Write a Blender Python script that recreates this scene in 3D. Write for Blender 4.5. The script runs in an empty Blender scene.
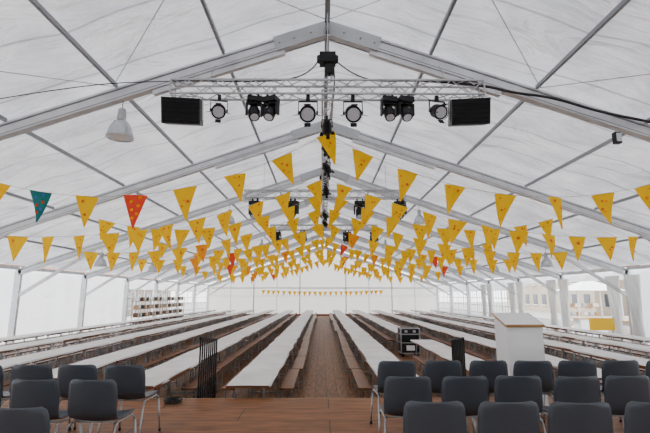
import bpy, math, random
from mathutils import Vector, Matrix, Euler
R=random.Random(7)
C=bpy.context.scene.collection

# ---------------------------------------------------------------- materials
def mat(name,col,rough=.6,metal=0,bump=None,trans=None,var=None,emit=None,spec=None,seam=None):
    m=bpy.data.materials.new(name); m.use_nodes=True
    nt=m.node_tree; N=nt.nodes; L=nt.links
    b=N['Principled BSDF']; out=N['Material Output']
    b.inputs['Base Color'].default_value=(*col,1); b.inputs['Roughness'].default_value=rough
    b.inputs['Metallic'].default_value=metal
    if spec is not None: b.inputs['Specular IOR Level'].default_value=spec
    tc=N.new('ShaderNodeTexCoord')
    if var:
        n=N.new('ShaderNodeTexNoise'); n.inputs['Scale'].default_value=var[1]; n.inputs['Detail'].default_value=5
        L.new(tc.outputs['Object'],n.inputs['Vector'])
        r=N.new('ShaderNodeValToRGB'); r.color_ramp.elements[0].position=.3; r.color_ramp.elements[1].position=.7
        r.color_ramp.elements[0].color=(*var[0],1); r.color_ramp.elements[1].color=(*col,1)
        L.new(n.outputs['Fac'],r.inputs['Fac']); cs=r.outputs['Color']
        if seam:
            s=N.new('ShaderNodeSeparateXYZ'); L.new(tc.outputs['Object'],s.inputs[0])
            f=N.new('ShaderNodeMath');f.operation='PINGPONG';f.inputs[1].default_value=seam[1]/2;L.new(s.outputs[seam[0]],f.inputs[0])
            g=N.new('ShaderNodeMath');g.operation='LESS_THAN';g.inputs[1].default_value=.024;L.new(f.outputs[0],g.inputs[0])
            mm=N.new('ShaderNodeMixRGB');mm.blend_type='MULTIPLY';mm.inputs[2].default_value=(.64,.64,.65,1)
            L.new(g.outputs[0],mm.inputs[0]);L.new(cs,mm.inputs[1]);cs=mm.outputs[0]
        L.new(cs,b.inputs['Base Color'])
    if bump:
        n=N.new('ShaderNodeTexNoise'); n.inputs['Scale'].default_value=bump[0]; n.inputs['Detail'].default_value=5
        n.inputs['Distortion'].default_value=.6
        mp=N.new('ShaderNodeMapping')
        if seam: mp.inputs['Scale'].default_value=(.45,1.6,1)
        L.new(tc.outputs['Object'],mp.inputs[0]);L.new(mp.outputs[0],n.inputs['Vector'])
        bp=N.new('ShaderNodeBump'); bp.inputs['Strength'].default_value=bump[1]; bp.inputs['Distance'].default_value=bump[2]
        L.new(n.outputs['Fac'],bp.inputs['Height']); L.new(bp.outputs['Normal'],b.inputs['Normal'])
    if trans:
        t=N.new('ShaderNodeBsdfTranslucent'); t.inputs['Color'].default_value=(*trans[1],1)
        if seam: L.new(cs,t.inputs['Color'])
        mx=N.new('ShaderNodeMixShader'); mx.inputs[0].default_value=trans[0]
        L.new(b.outputs[0],mx.inputs[1]); L.new(t.outputs[0],mx.inputs[2]); L.new(mx.outputs[0],out.inputs['Surface'])
        if bump: L.new(bp.outputs['Normal'],t.inputs['Normal'])
    return m

M_roof=mat('pvc_roof_fabric',(.80,.80,.82),.40,bump=(.9,1,1.1),trans=(.16,(.86,.87,.9)),var=((.58,.58,.61),.9),seam=('Y',1.25))
M_wall=mat('pvc_wall_fabric',(.86,.87,.88),.5,bump=(1.2,.6,.15),trans=(.50,(.95,.96,.98)))
M_gable=mat('pvc_gable_fabric',(.84,.83,.80),.5,bump=(.8,.4,.1),trans=(.27,(.92,.91,.88)))
M_curt=mat('curtain_cloth',(.88,.88,.86),.7,trans=(.35,(.93,.93,.9)))
M_alu=mat('aluminium_profile',(.70,.71,.73),.4,.35,var=((.56,.57,.59),3))
M_purl=mat('aluminium_purlin',(.28,.29,.31),.5,.4)
M_steel=mat('galvanised_steel',(.40,.41,.42),.35,.8)
M_truss=mat('truss_aluminium',(.46,.47,.49),.35,.8)
M_black=mat('black_powder_coat',(.006,.006,.007),.55,spec=.3)
M_blackp=mat('black_plastic',(.007,.007,.008),.45,spec=.3)
M_grille=mat('speaker_grille',(.006,.006,.007),.7,bump=(60,.4,.01),spec=.2)
M_lens=mat('lamp_lens',(.62,.66,.72),.15,.1)
M_reflector=mat('lamp_reflector',(.50,.52,.54),.2,.7)
M_paper=mat('white_paper_tablecloth',(.90,.88,.85),.7,bump=(4,.6,.03),var=((.74,.71,.66),1.6))
M_wood=mat('varnished_bench_wood',(.21,.075,.024),.4,var=((.12,.042,.014),2.5),spec=.3)
M_woodl=mat('pale_plywood',(.50,.29,.12),.5,var=((.40,.21,.08),4))
M_chair=mat('grey_chair_plastic',(.046,.056,.070),.42,bump=(120,.1,.002))
M_white=mat('white_lacquer',(.86,.86,.85),.35)
M_yel=mat('golden_yellow_pennant_cloth',(1,.55,.0),.9,trans=(.42,(1,.64,.0)),var=((1,.48,.0),1.5),spec=.1)
M_red=mat('orange_red_pennant_paint',(.75,.13,.006),.8)
M_redf=mat('red_pennant_cloth',(.75,.05,.02),.8,trans=(.4,(.9,.08,.03)))
M_org=mat('orange_pennant_cloth',(.95,.30,.0),.8,trans=(.4,(1,.35,.0)))
M_green=mat('green_pennant_cloth',(.005,.14,.14),.8,trans=(.3,(.01,.22,.2)))
M_blue=mat('blue_pennant_paint',(.03,.12,.35),.8)
M_rope=mat('bunting_cord',(.35,.3,.2),.8)
M_cable=mat('black_cable',(.01,.01,.01),.5)
M_sign=mat('yellow_banner',(1,.60,.0),.6)
M_asph=mat('outside_paving',(.30,.29,.27),.9,var=((.22,.22,.21),.5))
M_build=mat('plaster_facade',(.40,.34,.27),.9,var=((.32,.27,.21),.4))
M_roofb=mat('tile_roof',(.22,.10,.06),.9)
M_glassb=mat('facade_window',(.05,.06,.07),.2)
M_brown=mat('brown_timber_cladding',(.16,.08,.04),.8,var=((.10,.05,.025),2))
M_card=mat('cardboard',(.42,.28,.16),.8)
M_base=mat('brick_red_skirting',(.24,.08,.045),.7)

def plank_mat(name,c1,c2,mortar,scale,rough,rot=True,bw=2.4,rh=.2,ms=.006):
    m=bpy.data.materials.new(name);m.use_nodes=True;nt=m.node_tree;N=nt.nodes;L=nt.links
    b=N['Principled BSDF'];tc=N.new('ShaderNodeTexCoord');mp=N.new('ShaderNodeMapping')
    if rot: mp.inputs['Rotation'].default_value=(0,0,math.pi/2)
    L.new(tc.outputs['Object'],mp.inputs[0])
    br=N.new('ShaderNodeTexBrick');br.inputs['Scale'].default_value=scale
    br.inputs['Color1'].default_value=(*c1,1);br.inputs['Color2'].default_value=(*c2,1);br.inputs['Mortar'].default_value=(*mortar,1)
    br.inputs['Mortar Size'].default_value=ms;br.inputs['Brick Width'].default_value=bw;br.inputs['Row Height'].default_value=rh
    L.new(mp.outputs[0],br.inputs['Vector'])
    mp2=N.new('ShaderNodeMapping');mp2.inputs['Scale'].default_value=(1,6,1) if not rot else (6,1,1);L.new(tc.outputs['Object'],mp2.inputs[0])
    n=N.new('ShaderNodeTexNoise');n.inputs['Scale'].default_value=2.5;n.inputs['Detail'].default_value=8;L.new(mp2.outputs[0],n.inputs['Vector'])
    r=N.new('ShaderNodeValToRGB');r.color_ramp.elements[0].position=.3;r.color_ramp.elements[0].color=(.5,.5,.5,1);r.color_ramp.elements[1].position=.7;r.color_ramp.elements[1].color=(1.2,1.2,1.2,1)
    L.new(n.outputs['Fac'],r.inputs[0]);mx=N.new('ShaderNodeMixRGB');mx.blend_type='MULTIPLY';mx.inputs[0].default_value=1
    L.new(br.outputs['Color'],mx.inputs[1]);L.new(r.outputs['Color'],mx.inputs[2]);L.new(mx.outputs[0],b.inputs['Base Color'])
    b.inputs['Roughness'].default_value=rough;b.inputs['Specular IOR Level'].default_value=.25
    return m
M_floor=plank_mat('brown_floor_boards',(.25,.115,.048),(.19,.085,.036),(.05,.025,.012),1,.55,True,2.4,.25)
M_stage=plank_mat('stage_plywood',(.27,.105,.038),(.22,.086,.031),(.05,.022,.011),1,.55,False,2.4,.6,.008)

# ---------------------------------------------------------------- mesh builder
class MB:
    def __init__(s): s.v=[];s.f=[];s.m=[];s.mats=[]
    def mi(s,m):
        if m not in s.mats: s.mats.append(m)
        return s.mats.index(m)
    def add(s,vs,fs,m):
        o=len(s.v); s.v+= [tuple(v) for v in vs]; i=s.mi(m)
        for f in fs: s.f.append(tuple(o+k for k in f)); s.m.append(i)
    def box(s,c,sz,m,rot=None):
        c=Vector(c);h=[x/2 for x in sz];vs=[]
        for dx in(-1,1):
            for dy in(-1,1):
                for dz in(-1,1):
                    p=Vector((dx*h[0],dy*h[1],dz*h[2]))
                    if rot: p=rot@p
                    vs.append(c+p)
        s.add(vs,[(0,1,3,2),(4,6,7,5),(0,4,5,1),(2,3,7,6),(0,2,6,4),(1,5,7,3)],m)
    def cone(s,p0,p1,r0,r1,m,n=8,caps=True):
        p0=Vector(p0);p1=Vector(p1);d=(p1-p0).normalized()
        u=d.orthogonal().normalized();w=d.cross(u)
        vs=[]
        for k in range(n):
            a=2*math.pi*k/n;e=u*math.cos(a)+w*math.sin(a);vs+= [p0+e*r0,p1+e*r1]
        fs=[(2*k,2*((k+1)%n),2*((k+1)%n)+1,2*k+1) for k in range(n)]
        if caps: fs+= [tuple(2*k for k in reversed(range(n))),tuple(2*k+1 for k in range(n))]
        s.add(vs,fs,m)
    def tube(s,p0,p1,r,m,n=6): s.cone(p0,p1,r,r,m,n)
    def beam(s,p0,p1,w,h,m):
        p0=Vector(p0);p1=Vector(p1);d=(p1-p0).normalized()
        up=Vector((0,0,1)) if abs(d.z)<.95 else Vector((0,1,0))
        sd=d.cross(up).normalized();u=sd.cross(d)
        vs=[]
        for p in(p0,p1):
            for a,b in((-1,-1),(1,-1),(1,1),(-1,1)): vs.append(p+sd*a*w/2+u*b*h/2)
        s.add(vs,[(0,1,2,3),(7,6,5,4),(0,4,5,1),(1,5,6,2),(2,6,7,3),(3,7,4,0)],m)
    def mesh(s,name,smooth=False):
        me=bpy.data.meshes.new(name);me.from_pydata(s.v,[],s.f)
        for m in s.mats: me.materials.append(m)
        me.polygons.foreach_set('material_index',s.m)
        if smooth: me.polygons.foreach_set('use_smooth',[True]*len(s.f))
        me.update();return me
    def obj(s,name,parent=None,smooth=False,bevel=0):
        o=bpy.data.objects.new(name,s.mesh(name,smooth));C.objects.link(o)
        if parent: o.parent=parent
        if bevel:
            b=o.modifiers.new('bevel','BEVEL');b.width=bevel;b.segments=2;b.limit_method='ANGLE'
        return o
def inst(name,me,loc,rz=0,rx=0):
    o=bpy.data.objects.new(name,me);C.objects.link(o);o.location=loc;o.rotation_euler=(rx,0,rz);return o

RIDGE=7.65;EAVE=3.3;HW=12.5;SL=(RIDGE-EAVE)/HW
def roofz(x): return RIDGE-SL*abs(x)
FR=[7.93+5*i for i in range(-3,9)]
Y0=FR[0];Y1=FR[-1]

# ---------------------------------------------------------------- roof
PX=[0,2.05,4.1,6.15,8.2,10.3,12.5]
mb=MB()
nx=96
for k in range(len(FR)-1):
    a,b=FR[k],FR[k+1];ny=14;vs=[];fs=[]
    ph=[R.uniform(0,6.28) for _ in range(8)]
    for j in range(ny+1):
        t=j/ny;y=a+(b-a)*t
        for i in range(nx+1):
            x=-HW+2*HW*i/nx
            ax=abs(x);u=0
            for q in range(len(PX)-1):
                if PX[q]<=ax<=PX[q+1]:
                    u=(ax-PX[q])/(PX[q+1]-PX[q]);break
            e=math.sin(math.pi*t)**.7
            fold=.022*math.sin(x*2.3+y*1.7+ph[0])+.016*math.sin(x*1.1-y*3.4+ph[1])+.012*math.sin(x*5.1+y*.6+ph[2])
            z=roofz(x)+.10+.10*math.sin(math.pi*u)*e+fold*e
            vs.append((x,y,z))
    for j in range(ny):
        for i in range(nx):
            p=j*(nx+1)+i;fs.append((p,p+1,p+nx+2,p+nx+1))
    mb.add(vs,fs,M_roof)
mb.obj('ceiling',smooth=True)

# ---------------------------------------------------------------- frames
for k,y in enumerate(FR):
    mb=MB();D=.27
    for sx in(-1,1):
        e=Vector((sx*HW,y,EAVE-D/2-.05));r=Vector((0,y,RIDGE-D/2-.05))
        mb.beam(e,r,.13,D,M_alu)
        mb.beam(e+Vector((0,0,.10)),r+Vector((0,0,.10)),.18,.03,M_alu)
        mb.beam(e-Vector((0,0,.13)),r-Vector((0,0,.13)),.16,.02,M_alu)
        mb.beam(e+Vector((0,-.068,.07)),r+Vector((0,-.068,.07)),.006,.02,M_purl)
        mb.beam(e+Vector((0,-.068,-.09)),r+Vector((0,-.068,-.09)),.006,.015,M_purl)
        mb.box((sx*HW,y,(EAVE-.05)/2+.0),(.24,.13,EAVE-.07),M_alu)
        mb.box((sx*HW,y,.015),(.45,.35,.03),M_steel)
        mb.beam((sx*(HW-.05),y,2.15),(sx*9.5,y,roofz(9.5)-.28),.09,.12,M_alu)
        d=(e-r).normalized()
        mb.beam(r-Vector((0,.085,0)),r+d*1.1-Vector((0,.085,0)),.02,.30,M_steel)
        mb.beam(r+Vector((0,.085,0)),r+d*1.1+Vector((0,.085,0)),.02,.30,M_steel)
        for q in(.35,.7,1.0): mb.tube(r+d*q-Vector((0,.12,0)),r+d*q+Vector((0,.12,0)),.022,M_steel)
        mb.beam(r+d*.9-Vector((0,0,.2)),r+d*3.6-Vector((0,0,.2)),.10,.10,M_alu)
    mb.tube((0,y,RIDGE-.2),(0,y,RIDGE-.7),.02,M_steel)
    mb.obj('tent_frame')
mb=MB()
for k in range(len(FR)-1):
    a,b=FR[k]+.07,FR[k+1]-.07
    for x in PX:
        for sx in((-1,1) if x else (1,)):
            z=roofz(x)-.02
            w=.10 if x in(0,12.5) else .055
            mb.beam((sx*x,a,z),(sx*x,b,z),w,w*1.3,M_purl if x!=12.5 else M_alu)
mb.obj('roof_purlins')
mb=MB()
for (a,b) in((FR[2],FR[3]),(FR[5],FR[6]),(FR[-2],FR[-1])):
    for sx in(-1,1):
        for x0,x1 in((0,4.1),(4.1,8.2),(8.2,12.3)):
            mb.tube((sx*x0,a+.2,roofz(x0)-.1),(sx*x1,b-.2,roofz(x1)-.1),.008,M_steel,5)
            mb.tube((sx*x1,a+.2,roofz(x1)-.1),(sx*x0,b-.2,roofz(x0)-.1),.008,M_steel,5)
mb.obj('bracing_cables')

# ---------------------------------------------------------------- side walls
def fabric_panel(mb,x,ya,yb,za,zb,m,amp=.03,n=24):
    vs=[];fs=[];nz=4
    for j in range(nz+1):
        for i in range(n+1):
            t=i/n;y=ya+(yb-ya)*t
            vs.append((x+amp*math.sin(t*math.pi*6+j*.3)*(1 if 0<i<n else 0)+amp*.5*math.sin(t*29),y,za+(zb-za)*j/nz))
    for j in range(nz):
        for i in range(n):
            p=j*(n+1)+i;fs.append((p,p+1,p+n+2,p+n+1))
    mb.add(vs,fs,m)
M_pvc=bpy.data.materials.new('clear_pvc');M_pvc.use_nodes=True
nt=M_pvc.node_tree;nt.nodes.remove(nt.nodes['Principled BSDF'])
t=nt.nodes.new('ShaderNodeBsdfTransparent');g=nt.nodes.new('ShaderNodeBsdfGlossy');g.inputs['Roughness'].default_value=.15
tl=nt.nodes.new('ShaderNodeBsdfTranslucent')
mx=nt.nodes.new('ShaderNodeMixShader');mx.inputs[0].default_value=.05
mx2=nt.nodes.new('ShaderNodeMixShader');mx2.inputs[0].default_value=.12
nt.links.new(t.outputs[0],mx.inputs[1]);nt.links.new(g.outputs[0],mx.inputs[2])
nt.links.new(mx.outputs[0],mx2.inputs[1]);nt.links.new(tl.outputs[0],mx2.inputs[2])
nt.links.new(mx2.outputs[0],nt.nodes['Material Output'].inputs[0])
wn=0
for sx,side in((-1,'left'),(1,'right')):
    mb=MB();X=sx*(HW+.16)
    for k in range(len(FR)-1):
        a,b=FR[k],FR[k+1]
        kind='fabric'
        if a>27: kind='window'
        if sx==1 and 17<a<27: kind='open'
        if kind=='fabric':
            fabric_panel(mb,X,a,b,0.0,EAVE-.05,M_wall)
        elif kind=='window':
            fabric_panel(mb,X,a,b,0,.85,M_wall);fabric_panel(mb,X,a,b,2.55,EAVE-.05,M_wall)
            for c in range(3):
                wa=a+.25+c*1.55;wb=wa+1.4
                pa=a if c==0 else wa-.15
                fabric_panel(mb,X,pa,wa,.85,2.55,M_wall,0,2)
                if c==2: fabric_panel(mb,X,wb,b,.85,2.55,M_wall,0,2)
                w=MB();wn+=1
                w.add([(X,wa,.85),(X,wb,.85),(X,wb,2.55),(X,wa,2.55)],[(0,1,2,3)],M_pvc)
                for q in range(4): yy=wa+(wb-wa)*q/3; w.box((X,yy,1.7),(.02,.05,1.7),M_white)
                for q in range(4): zz=.85+1.7*q/3; w.box((X,(wa+wb)/2,zz),(.02,1.4,.05),M_white)
                w.obj('window_%d'%wn)
        else:
            fabric_panel(mb,X,a,b,2.85,EAVE-.05,M_wall)
            if a>22: fabric_panel(mb,X,a,b,0,.9,M_wall)
    mb.obj('wall_'+side,smooth=True)
for y,nm in((Y1+.12,'back'),(Y0-.12,'front')):
    mb=MB();n=50
    vs=[];fs=[]
    for i in range(n+1):
        x=-HW+2*HW*i/n; yy=y+.03*math.sin(i*1.7)
        vs+= [(x,yy,0),(x,yy,2.0),(x,yy,EAVE),(x,yy,roofz(x)+.05)]
    for i in range(n):
        for j in range(3):
            p=i*4+j;fs.append((p,p+4,p+5,p+1))
    mb.add(vs,fs,M_gable);mb.obj('wall_'+nm,smooth=True)
mb=MB()
for x in(-10,-7.5,-5,-2.5,2.5,5,7.5,10):
    w=.12 if abs(x)in(2.5,7.5) else .06
    mb.box((x,Y1-.13,roofz(x)/2-.2),(w,.08,roofz(x)-.4),M_alu)
mb.box((0,Y1-.22,EAVE-.35),(24.2,.08,.12),M_alu)
mb.box((0,Y1-.20,2.1),(24.2,.05,.05),M_alu)
mb.obj('gable_posts')
mb=MB();mb.box((0,Y1-.16,.10),(24.6,.06,.2),M_base);mb.obj('baseboard_back')

def curtain(y,x,w=.7,ztop=3.0,zbot=.25):
    mb=MB();n=36;nz=10;vs=[];fs=[]
    for j in range(nz+1):
        t=j/nz;z=zbot+(ztop-zbot)*t
        k=.45+.55*abs(t-.35)/.65
        for i in range(n+1):
            u=i/n-.5;vs.append((x+.07*math.sin(i*1.5+.4*j),y+u*w*k,z))
    for j in range(nz):
        for i in range(n):
            p=j*(n+1)+i;fs.append((p,p+1,p+n+2,p+n+1))
    mb.add(vs,fs,M_curt);mb.obj('curtain',smooth=True)
for y in FR[4:9]:
    curtain(y+.6,12.25,.9);curtain(y-.6,12.25,.9)

# ---------------------------------------------------------------- floor, stage, outside
mb=MB();mb.box((0,(Y0+Y1)/2,-.05),(25.2,Y1-Y0+.3,.1),M_floor);mb.obj('floor')
mb=MB();mb.box((0,20,-.16),(260,260,.1),M_asph);mb.obj('ground')
SE=7.22
mb=MB();mb.box((0,(SE-6)/2,.57),(12,SE+6,.06),M_stage)
mb.box((0,SE-.03,.27),(12,.03,.54),M_black)
for x in range(-6,7,2):
    for y in(-5,-3,-1,1,3,5,6.9): mb.box((x*.97,y,.27),(.06,.06,.54),M_steel)
mb.box((0,SE+.012,.575),(12,.02,.05),M_woodl)
mb.obj('stage')

def building(x,y,w,d,h,m):
    mb=MB();mb.box((x,y,h/2-.1),(w,d,h),m)
    mb.add([(x-w/2-.3,y-d/2-.3,h-.1),(x+w/2+.3,y-d/2-.3,h-.1),(x+w/2+.3,y+d/2+.3,h-.1),(x-w/2-.3,y+d/2+.3,h-.1),(x,y-d/2,h+2.4),(x,y+d/2,h+2.4)],
      [(0,1,4),(2,3,5),(0,4,5,3),(1,2,5,4),(0,3,2,1)],M_roofb)
    s=-1 if x>0 else 1
    k=int(d/2.5)
    for i in range(k):
        for z in(1.6,4.4):
            if z+1<h: mb.box((x+s*(w/2),y-d/2+1.5+i*2.5,z),(.12,1.1,1.4),M_glassb);mb.box((x+s*(w/2),y-d/2+1.5+i*2.5,z-.78),(.2,1.3,.08),M_white)
    for i in range(3):
        mb.box((x-w/2+w*(i+.5)/3,y-d/2,1.6),(1.1,.12,1.4),M_glassb)
    mb.obj('building')
building(38,34,10,22,6.5,M_build);building(36,62,10,24,5.5,M_build);building(-24,46,8,24,3.2,M_brown);building(50,8,14,20,6,M_build)

mb=MB()
mb.box((15.2,24.5,.45),(2.4,.7,.9),M_white);mb.box((15.2,24.5,.93),(2.6,.85,.05),M_woodl)
for sx in(-1,1):
    for sy in(-1,1): mb.box((15.2+sx*1.2,25.1+sy*.9,1.2),(.06,.06,2.5),M_alu)
mb.add([(13.8,24,2.45),(16.6,24,2.45),(16.6,26.2,2.45),(13.8,26.2,2.45),(15.2,25.1,3.1)],[(0,1,4),(1,2,4),(2,3,4),(3,0,4)],M_white)
for i in range(3):
    mb.box((15.2,26,.5+.5*i),(2.2,.4,.04),M_woodl)
    for j in range(6): mb.box((14.3+j*.36,26,.62+.5*i),(.2,.2,.2),[M_card,M_white,M_steel][(i+j)%3])
mb.obj('drinks_stall')
def serving_counter(x,y,L):
    mb=MB();mb.box((x,y,.5),(.6,L,1.0),M_white);mb.box((x,y,1.02),(.72,L+.1,.05),M_woodl)
    for j in range(int(L/.5)):
        mb.box((x,y-L/2+.3+j*.5,1.14),(.26,.22,.18),[M_steel,M_card,M_white,M_steel][j%4])
    mb.obj('serving_counter')
serving_counter(14.0,20.3,2.4)
def bottle_shelf(x,y):
    mb=MB()
    for sy in(-1,1):
        for sx in(-1,1): mb.box((x+sx*.22,y+sy*.9,1.0),(.04,.04,2.0),M_steel)
    for z in(.3,.8,1.3,1.8):
        mb.box((x,y,z),(.5,1.84,.03),M_woodl)
        for j in range(7): mb.box((x,y-.75+j*.25,z+.14),(.3,.18,.24),[M_brown,M_card,M_white,M_blackp][(j+int(z*10))%4])
    mb.obj('storage_shelf')
for y in(29.2,31.6,34.2,36.6): bottle_shelf(-12.0,y)
mb=MB()
mb.box((11.58,18.5,1.0),(1.05,.03,.5),M_sign)
for sx in(-1,1): mb.box((11.58+sx*.43,18.53,.62),(.03,.03,1.24),M_steel);mb.box((11.58+sx*.43,18.53,.01),(.04,.5,.02),M_steel)
mb.obj('yellow_banner_stand')

# ---------------------------------------------------------------- tables and benches
def table_row(name,xc,ya,yb):
    mb=MB();y=ya
    while y+2.2<=yb:
        jx=R.uniform(-.03,.03);z=.74+R.uniform(-.006,.006);x=xc+jx;yc=y+1.1
        mb.box((x,yc,z),(.68,2.17,.028),M_wood)
        for sx in(-1,1): mb.box((x+sx*.325,yc,z-.03),(.03,2.1,.04),M_wood)
        for q in(-.8,.8):
            for sx in(-1,1): mb.beam((x+sx*.30,yc+q,0.02),(x+sx*.22,yc+q,z-.02),.03,.03,M_steel)
            mb.beam((x-.29,yc+q,.14),(x+.29,yc+q,.14),.03,.03,M_steel)
            mb.beam((x,yc+q,.14),(x,yc+q*.45,z-.02),.02,.02,M_steel)
        y+=2.2
    n=int((yb-ya)/.55);vs=[];fs=[];y2=ya+math.floor((yb-ya)/2.2)*2.2
    for i in range(n+1):
        yy=ya-.01+(y2-ya)*i/n;j=R.uniform(-.02,.02);h=.766+R.uniform(-.001,.005)
        w=.35;dr=R.uniform(.02,.05)
        vs+= [(xc-w-.012+j,yy,h-dr),(xc-w+j,yy,h),(xc,yy,h+R.uniform(0,.008)),(xc+w+j,yy,h),(xc+w+.012+j,yy,h-dr)]
    for i in range(n):
        for q in range(4): p=i*5+q;fs.append((p,p+1,p+6,p+5))
    mb.add(vs,fs,M_paper);mb.obj(name)
def bench_row(xc,ya,yb):
    mb=MB();y=ya
    while y+2.2<=yb:
        x=xc+R.uniform(-.05,.05);yc=y+1.1
        mb.box((x,yc,.465),(.26,2.15,.028),M_wood)
        for q in(-.8,.8):
            for sx in(-1,1): mb.beam((x+sx*.13,yc+q,.01),(x+sx*.09,yc+q,.455),.025,.025,M_steel)
            mb.beam((x-.12,yc+q,.12),(x+.12,yc+q,.12),.025,.025,M_steel)
            mb.beam((x,yc+q,.12),(x,yc+q*.5,.45),.02,.02,M_steel)
        y+=2.2
    mb.obj('beer_bench_row')
rows=[1.28,3.15,5.05,6.95,8.85,10.75]
for i,x in enumerate(rows):
    for sx in(-1,1):
        if sx==-1: segs=[(7.34 if i<2 else 8.0,44.0)]
        else:
            segs=[(8.0,44)]
            if i==1: segs=[(8.0,14.7),(17.4,44)]
        for a,b in segs:
            table_row('beer_table_row',sx*x,a,b)
            for o in(-.56,.56):
                st=a+.02
                if i<2 and a<9: st=8.55
                bench_row(sx*x+o,st,b+(0 if i>1 else 1.0) if b>20 else b)

# ---------------------------------------------------------------- chairs
def chair_mesh():
    prof=[(-.075,.83,.17),(-.072,.815,.205),(-.066,.78,.222),(-.05,.70,.23),(-.03,.60,.232),(-.008,.52,.23),(.03,.465,.228),(.09,.445,.225),(.2,.44,.225),(.32,.447,.225),(.40,.452,.22),(.44,.44,.205),(.455,.42,.17)]
    n=12;vs=[];fs=[]
    def pt(i,k,off):
        y,z,w=prof[k];u=-1+2*i/n
        back=max(0,min(1,(z-.45)/.2))
        seat=1-back
        a=prof[max(0,k-1)];b=prof[min(len(prof)-1,k+1)];ty,tz=b[0]-a[0],b[1]-a[1];l=math.hypot(ty,tz);ny,nz=tz/l,-ty/l
        return (u*w, y+.045*u*u*back-ny*off, z+.02*u*u*seat+nz*off)
    P=len(prof)
    for off in(0,.012):
        for k in range(P):
            for i in range(n+1): vs.append(pt(i,k,off))
    S=P*(n+1)
    for k in range(P-1):
        for i in range(n):
            p=k*(n+1)+i;fs.append((p,p+1,p+n+2,p+n+1));fs.append((S+p,S+p+n+1,S+p+n+2,S+p+1))
    ring=[i for i in range(n+1)]+[k*(n+1)+n for k in range(1,P)]+[(P-1)*(n+1)+i for i in range(n-1,-1,-1)]+[k*(n+1) for k in range(P-2,0,-1)]
    for q in range(len(ring)):
        a,b=ring[q],ring[(q+1)%len(ring)];fs.append((a,S+a,S+b,b))
    mb=MB();mb.add(vs,fs,M_chair)
    for sx in(-1,1):
        pts=[(sx*.245,.46,.0),(sx*.225,.41,.38),(sx*.215,.37,.425),(sx*.21,.08,.425),(sx*.22,.03,.40),(sx*.24,-.09,.0)]
        for a,b in zip(pts,pts[1:]): mb.tube(a,b,.011,M_steel,8)
        mb.cone((sx*.245,.46,0),(sx*.244,.457,.03),.016,.014,M_black,8)
        mb.cone((sx*.24,-.09,0),(sx*.24,-.087,.03),.016,.014,M_black,8)
    mb.tube((-.212,.12,.42),(.212,.12,.42),.01,M_steel);mb.tube((-.212,.34,.42),(.212,.34,.42),.01,M_steel)
    return mb.mesh('stacking_chair',True)
CH=chair_mesh()
def chair(x,y): inst('stacking_chair',CH,(x+R.uniform(-.015,.015),y+.06+R.uniform(-.02,.02),.604),R.uniform(-.06,.06))
for i,x in enumerate([.80,1.34,1.89,2.43,2.95,3.49,4.03]): chair(x,5.35)
for x in[.74,1.28,1.82,2.35,2.88,3.42]: chair(x,4.35)
for x in[.74,1.27,1.80,2.34]: chair(x,3.33)
for x in[-2.31,-2.84,-3.37,-3.90]: chair(x,5.07)
for x in[-2.22,-2.76,-3.30]: chair(x,4.2)
for x in[-2.22,-2.76]: chair(x,3.2)

# ---------------------------------------------------------------- lectern
mb=MB();lx,ly=2.74,6.45
mb.add([(lx-.25,ly-.22,.6),(lx+.25,ly-.22,.6),(lx+.25,ly+.22,.6),(lx-.25,ly+.22,.6),
        (lx-.25,ly-.22,1.76),(lx+.25,ly-.22,1.76),(lx+.25,ly+.22,1.90),(lx-.25,ly+.22,1.90)],
       [(0,3,2,1),(0,1,5,4),(1,2,6,5),(2,3,7,6),(3,0,4,7)],M_white)
rt=Euler((math.atan2(.14,.44),0,0)).to_matrix()
mb.box((lx,ly,1.85),(.54,.50,.03),M_white,rt)
mb.box((lx,ly-.25,1.775),(.54,.02,.04),M_woodl,rt)
mb.box((lx+.275,ly,1.85),(.012,.50,.032),M_woodl,rt);mb.box((lx-.275,ly,1.85),(.012,.50,.032),M_woodl,rt)
mb.box((lx+.256,ly,1.2),(.012,.40,1.1),M_woodl)
mb.obj('lectern',bevel=.006)

def railing(x,y0,y1,zb,zt):
    mb=MB()
    mb.beam((x,y0,zt),(x+.06,y1,zt-.1),.035,.035,M_black);mb.beam((x,y0,zb+.05),(x+.06,y1,zb-.05),.03,.03,M_black)
    n=8
    for i in range(n+1):
        t=i/n;y=y0+(y1-y0)*t;mb.box((x+.06*t,y,(zb+zt)/2-.1*t),(.022,.03 if i in(0,n) else .02,zt-zb),M_black)
    mb.box((x,y0,.3),(.035,.035,.6),M_black);mb.box((x+.06,y1,.3),(.035,.035,.6),M_black)
    mb.obj('stair_railing')
railing(-2.08,7.34,8.2,.50,1.50);railing(2.22,7.34,8.2,.50,1.50)
mb=MB()
for i in range(14):
    a=2*math.pi*i/14;b=2*math.pi*(i+1)/14
    for r,z in((.12,.615),(.10,.635),(.13,.65)): mb.tube((-2.35+r*math.cos(a),6.95+r*math.sin(a),z),(-2.35+r*math.cos(b),6.95+r*math.sin(b),z),.012,M_cable,6)
mb.obj('cable_coil')

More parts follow.
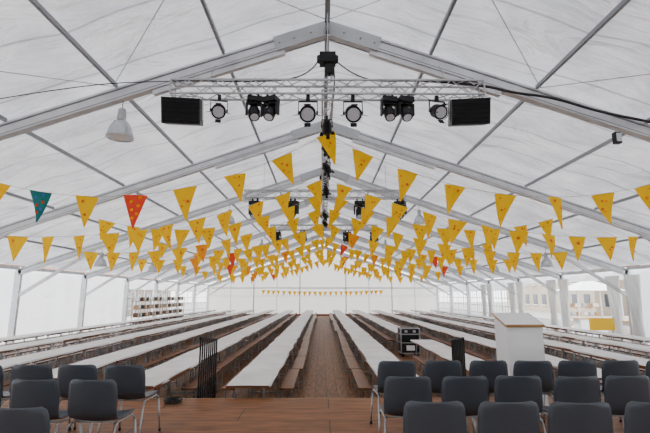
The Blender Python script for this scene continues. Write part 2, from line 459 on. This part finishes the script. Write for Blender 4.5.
# flight case
mb=MB();fx,fy=3.1,16.5
mb.box((fx,fy,.57),(.66,.6,.86),M_blackp)
for sx in(-1,1):
    for sy in(-1,1):
        mb.box((fx+sx*.335,fy+sy*.305,.57),(.035,.035,.9),M_steel)
        mb.cone((fx+sx*.27,fy+sy*.22-.02,.06),(fx+sx*.27,fy+sy*.22+.02,.06),.06,.06,M_black,12)
        mb.box((fx+sx*.27,fy+sy*.22,.125),(.06,.08,.02),M_steel)
for z in(.14,.5,.80,1.0):
    for sy in(-1,1): mb.box((fx,fy+sy*.305,z),(.68,.03,.03),M_steel)
    for sx in(-1,1): mb.box((fx+sx*.335,fy,z),(.03,.6,.03),M_steel)
for i in range(3): mb.box((fx,fy-.305,.58+.07*i-.01),(.56,.01,.05),M_grille)
mb.box((fx-.15,fy-.32,.9),(.1,.02,.08),M_steel);mb.box((fx+.15,fy-.32,.9),(.1,.02,.08),M_steel)
mb.box((fx,fy-.315,.32),(.3,.01,.18),M_white)
mb.obj('flight_case')

# ---------------------------------------------------------------- trusses
def truss(mb,p0,p1,s=.27,step=.3,r=.022):
    p0=Vector(p0);p1=Vector(p1);d=(p1-p0);L=d.length;d.normalize();sd=d.cross(Vector((0,0,1))).normalized();u=Vector((0,0,1));h=s/2
    cs=[sd*a*h+u*b*h for a,b in((-1,-1),(1,-1),(1,1),(-1,1))]
    for c in cs: mb.tube(p0+c,p1+c,r,M_truss,8)
    n=max(1,int(round(L/step)))
    for i in range(n):
        a=p0+d*L*i/n;b=p0+d*L*(i+1)/n
        for q in range(4):
            c0,c1=cs[q],cs[(q+1)%4]
            if i%2: c0,c1=c1,c0
            mb.tube(a+c0,b+c1,.010,M_truss,5)
    for e in(p0,p1):
        for q in range(4): mb.tube(e+cs[q],e+cs[(q+1)%4],.016,M_truss,6)
TR=[(7.5,5.95),(15.2,5.76),(23.1,5.78)]
for y,z in TR:
    mb=MB();truss(mb,(-2.87,y,z),(2.87,y,z))
    if y<8:
        for x in(-2.2,2.2): mb.tube((x,y,z+.14),(x,y+.33,roofz(x)-.25),.008,M_steel,5)
    else:
        for x in(-2.2,2.2): mb.tube((x,y,z+.14),(x,y,roofz(x)+.02),.008,M_steel,5)
    mb.obj('lighting_truss')
mb=MB()
for (ya,za),(yb,zb) in zip(TR,TR[1:]): truss(mb,(0,ya+.2,za),(0,yb-.2,zb),.20,.3,.018)
for y in FR[3:6]: mb.tube((0,y,6.0),(0,y,RIDGE-.75),.01,M_steel)
mb.obj('spine_truss')
def hoist(y,z):
    mb=MB();mb.box((0,y,z+.62),(.30,.22,.20),M_black);mb.cone((-.2,y,z+.62),(-.15,y,z+.62),.07,.09,M_blackp,12);mb.cone((.15,y,z+.62),(.2,y,z+.62),.09,.07,M_blackp,12)
    mb.box((.03,y,z+.42),(.16,.14,.22),M_black)
    mb.tube((0,y,z+.7),(0,y,roofz(0)-.05),.012,M_steel);mb.tube((0,y,z+.17),(0,y,z+.5),.012,M_steel)
    mb.tube((.07,y,z+.5),(.07,y,z+.17),.02,M_steel);mb.obj('chain_hoist')
for y,z in TR: hoist(y,z)

def par_mesh(front):
    mb=MB()
    mb.box((0,0,-.02),(.06,.05,.1),M_black)
    mb.beam((-.15,0,-.08),(.15,0,-.08),.03,.012,M_black)
    for sx in(-1,1): mb.beam((sx*.15,0,-.08),(sx*.15,0,-.30),.012,.03,M_black);mb.cone((sx*.16,0,-.27),(sx*.13,0,-.27),.03,.03,M_blackp,10)
    c=Vector((0,0,-.27));d=Vector((0,-.85,-.5)).normalized()
    if not front: d=Vector((0,.85,-.5)).normalized()
    mb.cone(c-d*.2,c-d*.05,.07,.125,M_black,20);mb.cone(c-d*.05,c+d*.16,.125,.13,M_black,20)
    mb.cone(c+d*.16,c+d*.165,.10,.10,M_lens if front else M_black,20)
    mb.cone(c+d*.155,c+d*.19,.14,.14,M_blackp,20,False)
    for a in range(4):
        e=d.orthogonal().normalized();e=Matrix.Rotation(a*math.pi/2+.7,3,d)@e
        mb.beam(c+d*.18+e*.13,c+d*.30+e*.17,.10,.005,M_black)
    return mb.mesh('par_spotlight')
def mh_mesh():
    mb=MB()
    mb.box((-.08,0,-.01),(.04,.05,.1),M_black);mb.box((.08,0,-.01),(.04,.05,.1),M_black)
    mb.box((0,0,-.10),(.32,.24,.11),M_blackp)
    mb.cone((0,0,-.155),(0,0,-.18),.09,.09,M_black,16)
    mb.box((0,0,-.19),(.34,.12,.03),M_black)
    for sx in(-1,1): mb.box((sx*.16,0,-.31),(.045,.13,.26),M_blackp)
    c=Vector((0,0,-.37));d=Vector((0,-.5,-.86)).normalized()
    mb.cone(c-d*.16,c-d*.02,.09,.125,M_blackp,20);mb.cone(c-d*.02,c+d*.17,.125,.115,M_blackp,20)
    mb.cone(c+d*.17,c+d*.175,.085,.085,M_lens,20)
    mb.cone(c-d*.19,c-d*.16,.05,.09,M_black,16)
    return mb.mesh('moving_head_light')
PF=par_mesh(True);PB=par_mesh(False);MH=mh_mesh()
z0=5.95-.18
for x in(-1.98,2.0): inst('par_spotlight',PF,(x,7.42,z0),.2)
for x in(-.36,.46): o=inst('par_spotlight',PF,(x,7.42,z0),0);o.scale=(1.15,)*3
for x in(-1.34,-1.04,1.12,1.42):
    o=inst('moving_head_light',MH,(x,7.42,z0+.02),R.uniform(-.4,.4));o.scale=(.85,)*3
for y,z in TR[1:]:
    for x in(-2.5,-1.15,1.25,2.7):
        o=inst('moving_head_light',MH,(x,y,z-.20),R.uniform(-.6,.6));o.scale=(1.2,)*3
for y in(8.3,9.6,11.2,13.2,17.5,19.5):
    o=inst('par_spotlight',PB,(0.02*math.sin(y*3),y,5.76 if y<12 else 5.63),R.uniform(-.8,.8));o.scale=(.75,)*3
def speaker(x,rz):
    mb=MB();w,h,dp=.66,.46,.42
    mb.box((0,0,0),(w,dp,h),M_blackp)
    mb.box((0,-dp/2-.008,0),(w-.05,.016,h-.05),M_grille)
    for i in range(5): mb.box((0,-dp/2-.02,-h/2+.07+i*.08),(w-.06,.008,.012),M_black)
    for sx in(-1,1): mb.box((sx*(w/2+.01),0,.05),(.015,.06,h*.8),M_steel);mb.box((sx*w/2*.95,-dp/2,0),(.04,.03,h),M_black)
    mb.box((0,0,h/2+.05),(w+.04,.05,.015),M_steel);mb.box((0,0,h/2+.07),(.06,.05,.06),M_steel)
    o=mb.obj('loudspeaker',bevel=.012);o.location=(x,7.45,5.49);o.rotation_euler=(.32,0,rz)
speaker(-2.64,.12);speaker(2.58,-.12)

def pendant_mesh():
    mb=MB()
    mb.tube((0,0,.0),(0,0,-.18),.008,M_black);mb.cone((0,0,-.18),(0,0,-.40),.07,.085,M_steel,16)
    prof=[(.09,-.40),(.14,-.45),(.20,-.55),(.235,-.68),(.245,-.74)]
    for (r0,a),(r1,b) in zip(prof,prof[1:]): mb.cone((0,0,a),(0,0,b),r0,r1,M_reflector,24,False)
    mb.cone((0,0,-.74),(0,0,-.76),.255,.255,M_steel,24,False);mb.cone((0,0,-.745),(0,0,-.75),.24,.235,M_lens,24)
    return mb.mesh('high_bay_pendant_lamp',False)
PM=pendant_mesh()
for x,y in((-3.98,7.93),(-9.2,17.93),(9.2,17.93),(-4,17.93),(4,17.93),(-8.9,27.93),(8.9,27.93),(-4,27.93),(4,27.93),(-9,22.93),(9,22.93)):
    inst('high_bay_pendant_lamp',PM,(x,y,roofz(x)-.34))
mb=MB();mb.box((0,0,0),(.12,.1,.22),M_black);mb.box((0,-.06,0),(.09,.02,.16),M_lens);mb.box((0,0,.15),(.03,.03,.1),M_steel)
o=mb.obj('emergency_light');o.location=(5.55,7.86,roofz(5.55)-.56)

def cable(pts,r,name='hanging_cable'):
    cu=bpy.data.curves.new(name,'CURVE');cu.dimensions='3D';cu.bevel_depth=r
    sp=cu.splines.new('NURBS');sp.points.add(len(pts)-1);sp.use_endpoint_u=True;sp.order_u=3
    for p,q in zip(sp.points,pts): p.co=(*q,1)
    cu.materials.append(M_cable);o=bpy.data.objects.new(name,cu);C.objects.link(o)
cable([(1.8,7.5,6.14),(2.9,7.55,6.10),(3.5,7.65,5.98),(4.3,7.7,5.92),(5.2,7.72,5.62),(6.5,7.75,5.38),(8.5,7.75,4.75)],.026)
cable([(-.3,7.5,6.17),(-1.5,7.5,6.16),(-2.8,7.5,6.12),(-4.5,7.3,5.95),(-6.5,7.0,5.35)],.009)
cable([(.1,7.8,6.9),(.2,8.6,6.55),(.05,9.5,6.2),(.05,12,6.05),(0.05,15,5.95)],.014)
cable([(-2.9,7.5,6.13),(-1.6,7.5,6.10),(-.4,7.5,6.16),(-.2,7.5,6.5)],.012)
cable([(.2,7.5,6.5),(.6,7.5,6.12),(1.6,7.5,6.14),(2.8,7.5,6.12)],.012)

# ---------------------------------------------------------------- bunting
def bunting(y,fn,x0,x1,spacing,w=.47,h=.71,xs=None,kinds={},far=False):
    mb=MB()
    n=60;pts=[Vector((x0+(x1-x0)*i/n,y,fn(x0+(x1-x0)*i/n))) for i in range(n+1)]
    for a,b in zip(pts,pts[1:]): mb.tube(a,b,.006,M_rope,4)
    if xs is None:
        xs=[];x=x0+spacing*.5
        while x<x1-.2: xs.append(x);x+=spacing*R.uniform(.92,1.08)
    for idx,x in enumerate(xs):
        sl=(fn(x+.1)-fn(x-.1))/.2;ang=math.atan(sl)
        tx=Vector((math.cos(ang),0,math.sin(ang)))
        tw=R.uniform(-.55,.55);swing=R.uniform(-.15,.15)+ang*.8
        ax=Vector((tx.x*math.cos(tw),math.sin(tw),tx.z*math.cos(tw)))
        dn=Vector((math.sin(swing),R.uniform(-.15,.15),-math.cos(swing)))
        nr=ax.cross(dn).normalized()
        ww=w*R.uniform(1.0,1.18);hh=h*R.uniform(.92,1.05)
        c=Vector((x,y,fn(x)));m=M_yel
        sp=kinds.get(idx)
        if far and R.random()<.10: m=M_org
        if far and R.random()<.03: m=M_redf
        if sp=='green': m=M_green
        if sp=='red': m=M_redf
        rows_=6;vs=[];fs=[];cur=R.uniform(-.09,.09)
        def P(u,t,off=0):
            return c+ax*(u*ww/2*(1-t*.97))+dn*(t*hh)+nr*(cur*math.sin(t*2.6)+.03*u*u+off)
        for j in range(rows_+1):
            for i in range(5): vs.append(P(-1+i*.5,j/rows_))
        for j in range(rows_):
            for i in range(4): p=j*5+i;fs.append((p,p+1,p+6,p+5))
        mb.add(vs,fs,m)
        k=R.choice([1,2,3,4,5,3])
        if sp: k=6
        for q in range(k):
            t=R.uniform(.10,.62);u=R.uniform(-.6,.6);rr=R.uniform(.018,.036)
            if k==1: t=.28;u=0;rr=.052
            if sp: rr=.035;t=.08+.12*q;u=.4*(-1)**q
            cm=(M_red if R.random()<.6 else M_org) if not sp else R.choice([M_redf,M_blue])
            if sp=='red': cm=M_yel
            for off in(.006,-.006):
                cc=P(u,t,off)
                mb.add([cc+ax*rr*math.cos(a*math.pi/5)+dn*rr*math.sin(a*math.pi/5) for a in range(10)],[tuple(range(10))],cm)
    mb.obj('bunting_string')
H=2.2
f1=lambda x:H+2.06+.0615*(abs(x)-4.8)**2
bunting(9.0,f1,-8.0,8.0,1,w=.44,h=.70,xs=[-6.95,-6.1,-5.09,-4.06,-3.03,-1.97,-.98,-.03,.78,1.74,2.75,3.83,4.9,5.93,6.9,7.8],kinds={1:'green',3:'red'})
for j,y in enumerate([12.3,14.1,16.3,19.2,21.0,24.6,27.0,30.3,32.1,35.3,37.2,40.3,42.5]):
    k=R.uniform(-.12,.12);b=.023+R.uniform(-.002,.006)
    if j%2==0: fn=lambda x,k=k,b=b:H+3.40+k-(.395+(b-.023)*10)*abs(x)+b*x*x
    else: fn=lambda x,k=k:H+2.0+k+.055*(abs(x)-4.9)**2
    X=9.2 if j%2==0 else 7.6
    bunting(y,fn,-X,X,.84 if j<6 else .95,far=j>1)
bunting(46.9,lambda x:2.55+.004*x*x,-6.6,6.6,.55,.42,.5)

# ---------------------------------------------------------------- world and sun
w=bpy.data.worlds.new('sky');bpy.context.scene.world=w;w.use_nodes=True
nt=w.node_tree;bg=nt.nodes['Background'];tc=nt.nodes.new('ShaderNodeTexCoord');s=nt.nodes.new('ShaderNodeSeparateXYZ');r=nt.nodes.new('ShaderNodeValToRGB')
nt.links.new(tc.outputs['Generated'],s.inputs[0]);nt.links.new(s.outputs['Z'],r.inputs[0])
r.color_ramp.elements[0].color=(1,1,1,1);r.color_ramp.elements[1].color=(.84,.90,1,1);r.color_ramp.elements[1].position=.8
nt.links.new(r.outputs[0],bg.inputs[0]);bg.inputs[1].default_value=5.6
sd=bpy.data.lights.new('sun','SUN');sd.energy=9;sd.angle=math.radians(6);sd.color=(1,.95,.88)
so=bpy.data.objects.new('sun',sd);C.objects.link(so);so.rotation_euler=(math.radians(-25),math.radians(-20),0)

cam=bpy.data.cameras.new('camera');cam.sensor_width=36;cam.lens=433/650*36;cam.clip_end=500
co=bpy.data.objects.new('camera',cam);C.objects.link(co);co.location=(-.1,0,2.2)
co.rotation_euler=(math.radians(90+10.28),0,math.radians(-.39))
bpy.context.scene.camera=co
